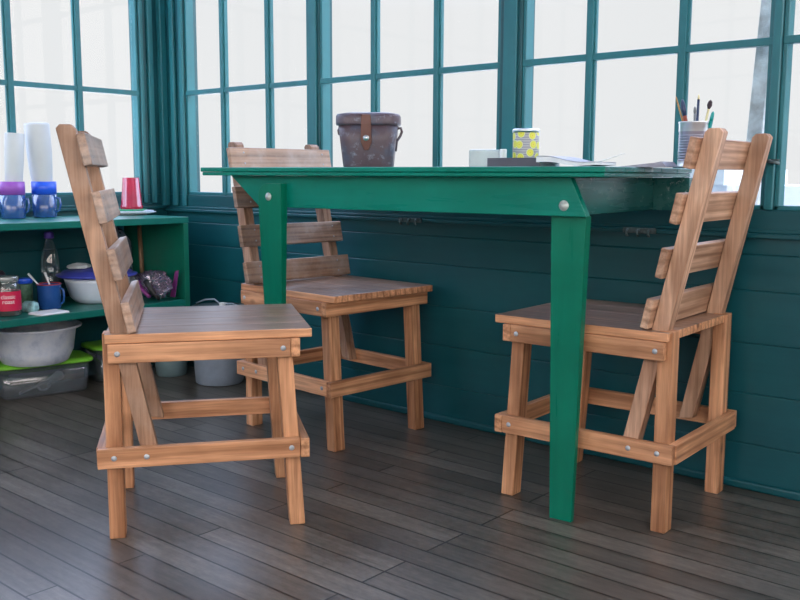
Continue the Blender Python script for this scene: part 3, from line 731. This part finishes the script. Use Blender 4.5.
BINP = clear('clear_bin_plastic', (.85, .92, .96), .22, .92, .12, .22, (.34, .40, .48)); LIME = plain('lime_lid', (.22, .62, .05), .4, var=.08)
def storage_bin(label, loc, rz, w, d, h):
    t = thing('storage_bin', label, 'bin', loc, rz)
    bm = NB(); loft(bm, [rr(w * .90, d * .88, 0, .03), rr(w * .93, d * .92, .006, .03), rr(w, d, h, .035), rr(w - .006, d - .006, h, .032), rr(w * .92, d * .90, .010, .028)], cap0=True, cap1=True); obj('body', bm, BINP, t)
    bm = NB(); loft(bm, [rr(w + .022, d + .022, h + .0005, .04), rr(w + .026, d + .026, h + .004, .04), rr(w + .022, d + .022, h + .014, .04), rr(w - .03, d - .03, h + .017, .03)]); obj('lid', bm, LIME, t)
    return t
BA = (-3.265, 1.685)
bz = -1.45
storage_bin('clear storage bin with lime lid under the grey basin', (-3.352, 1.765, 0), 1.35, .34, .185, .118)
storage_bin('clear storage bin with lime lid half hidden behind the left chair', (-3.37, 2.085, 0), 1.45, .18, .15, .135)
# utensils inside the bin
CT = plain('white_utensil', (.62, .62, .64), .35)
u = thing('white_whisk', 'white kitchen utensil lying inside the clear storage bin', 'utensil', (-3.285, 1.75, .016), 1.35)
bm = NB(); tube(bm, [(-.10, 0, .004), (-.02, .002, .030), (.0, .003, .036)], .006, 8); tube(bm, [(.03 + .022 * math.cos(a) - .04, .0, .022 + .016 * math.sin(a)) for a in [2 * PI * i / 16 for i in range(17)]], .004, 8, cap=False); obj('handle', bm, CT, u)
bm = NB(); tube(bm, [(.0, .003, .036), (.02, .003, .043), (.05, .003, .054), (.065, .003, .058)], [.009, .012, .020, .012], 12); obj('head', bm, CT, u)

BAS = NT('grey_speckled_basin'); v = BAS.coord((1, 1, 1)); n = BAS.noise(v, 22, 4, .6)
BAS = BAS.bsdf(BAS.ramp(n, [(.32, (.55, .62, .78)), (.5, (.72, .78, .92)), (.7, (.80, .84, .94))]), .42, .5)
bm = NB(); lathe(bm, [(.105, 0), (.118, .005), (.138, .045), (.150, .125), (.170, .134), (.172, .139), (.168, .142), (.147, .133), (.134, .048), (.112, .012), (.001, .010)], 56)
o = obj('wash_basin', bm, BAS, None, loc=(-3.29, 1.715, .1358)); tag(o, 'grey round plastic basin on the lime lidded bin under the shelf', 'basin')

# ------------------------------------------------------------------ light: daylight all round, brighter sky behind the camera
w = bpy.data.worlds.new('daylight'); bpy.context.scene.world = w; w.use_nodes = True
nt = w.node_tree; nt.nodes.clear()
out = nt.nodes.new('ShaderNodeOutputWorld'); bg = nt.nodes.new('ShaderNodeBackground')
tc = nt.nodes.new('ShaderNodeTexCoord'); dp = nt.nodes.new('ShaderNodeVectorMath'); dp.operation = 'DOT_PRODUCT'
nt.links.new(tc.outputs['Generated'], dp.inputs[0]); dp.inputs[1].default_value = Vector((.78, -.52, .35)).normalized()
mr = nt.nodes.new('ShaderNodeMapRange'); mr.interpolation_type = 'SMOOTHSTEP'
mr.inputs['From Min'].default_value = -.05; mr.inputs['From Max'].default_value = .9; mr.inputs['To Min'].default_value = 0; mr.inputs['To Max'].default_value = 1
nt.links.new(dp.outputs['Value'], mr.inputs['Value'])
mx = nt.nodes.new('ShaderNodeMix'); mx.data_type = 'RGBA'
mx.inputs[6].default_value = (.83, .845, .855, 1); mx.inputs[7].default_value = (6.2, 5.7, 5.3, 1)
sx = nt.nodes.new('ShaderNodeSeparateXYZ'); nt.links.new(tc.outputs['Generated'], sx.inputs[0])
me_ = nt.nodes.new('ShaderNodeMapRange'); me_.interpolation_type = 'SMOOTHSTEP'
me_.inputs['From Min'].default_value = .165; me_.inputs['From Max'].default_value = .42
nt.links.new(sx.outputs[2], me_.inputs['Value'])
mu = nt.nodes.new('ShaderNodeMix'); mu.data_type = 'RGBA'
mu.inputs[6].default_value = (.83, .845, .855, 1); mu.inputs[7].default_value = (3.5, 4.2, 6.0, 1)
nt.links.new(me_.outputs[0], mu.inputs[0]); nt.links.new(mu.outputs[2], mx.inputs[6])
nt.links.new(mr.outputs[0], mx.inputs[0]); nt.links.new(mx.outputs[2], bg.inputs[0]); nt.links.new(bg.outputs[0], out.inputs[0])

# ------------------------------------------------------------------ camera
f, pi_, ro, ya, E = 924.9677, -.1337, .0041, .7091, .84
fw = Vector((-math.sin(ya) * math.cos(pi_), math.cos(ya) * math.cos(pi_), math.sin(pi_)))
r = Vector((math.cos(ya), math.sin(ya), 0)); u_ = r.cross(fw)
r2 = math.cos(ro) * r + math.sin(ro) * u_; u2 = -math.sin(ro) * r + math.cos(ro) * u_
M = Matrix(((r2.x, u2.x, -fw.x, 0), (r2.y, u2.y, -fw.y, 0), (r2.z, u2.z, -fw.z, E), (0, 0, 0, 1)))
cd = bpy.data.cameras.new('camera'); cd.sensor_width = 36; cd.lens = f / 800 * 36; cd.clip_start = .05; cd.clip_end = 500
co = bpy.data.objects.new('camera', cd); COL.objects.link(co); co.matrix_world = M
sc = bpy.context.scene; sc.camera = co
sc.view_settings.view_transform = 'Standard'; sc.view_settings.look = 'None'; sc.view_settings.exposure = 0; sc.view_settings.gamma = 1
sc.view_settings.use_curve_mapping = False
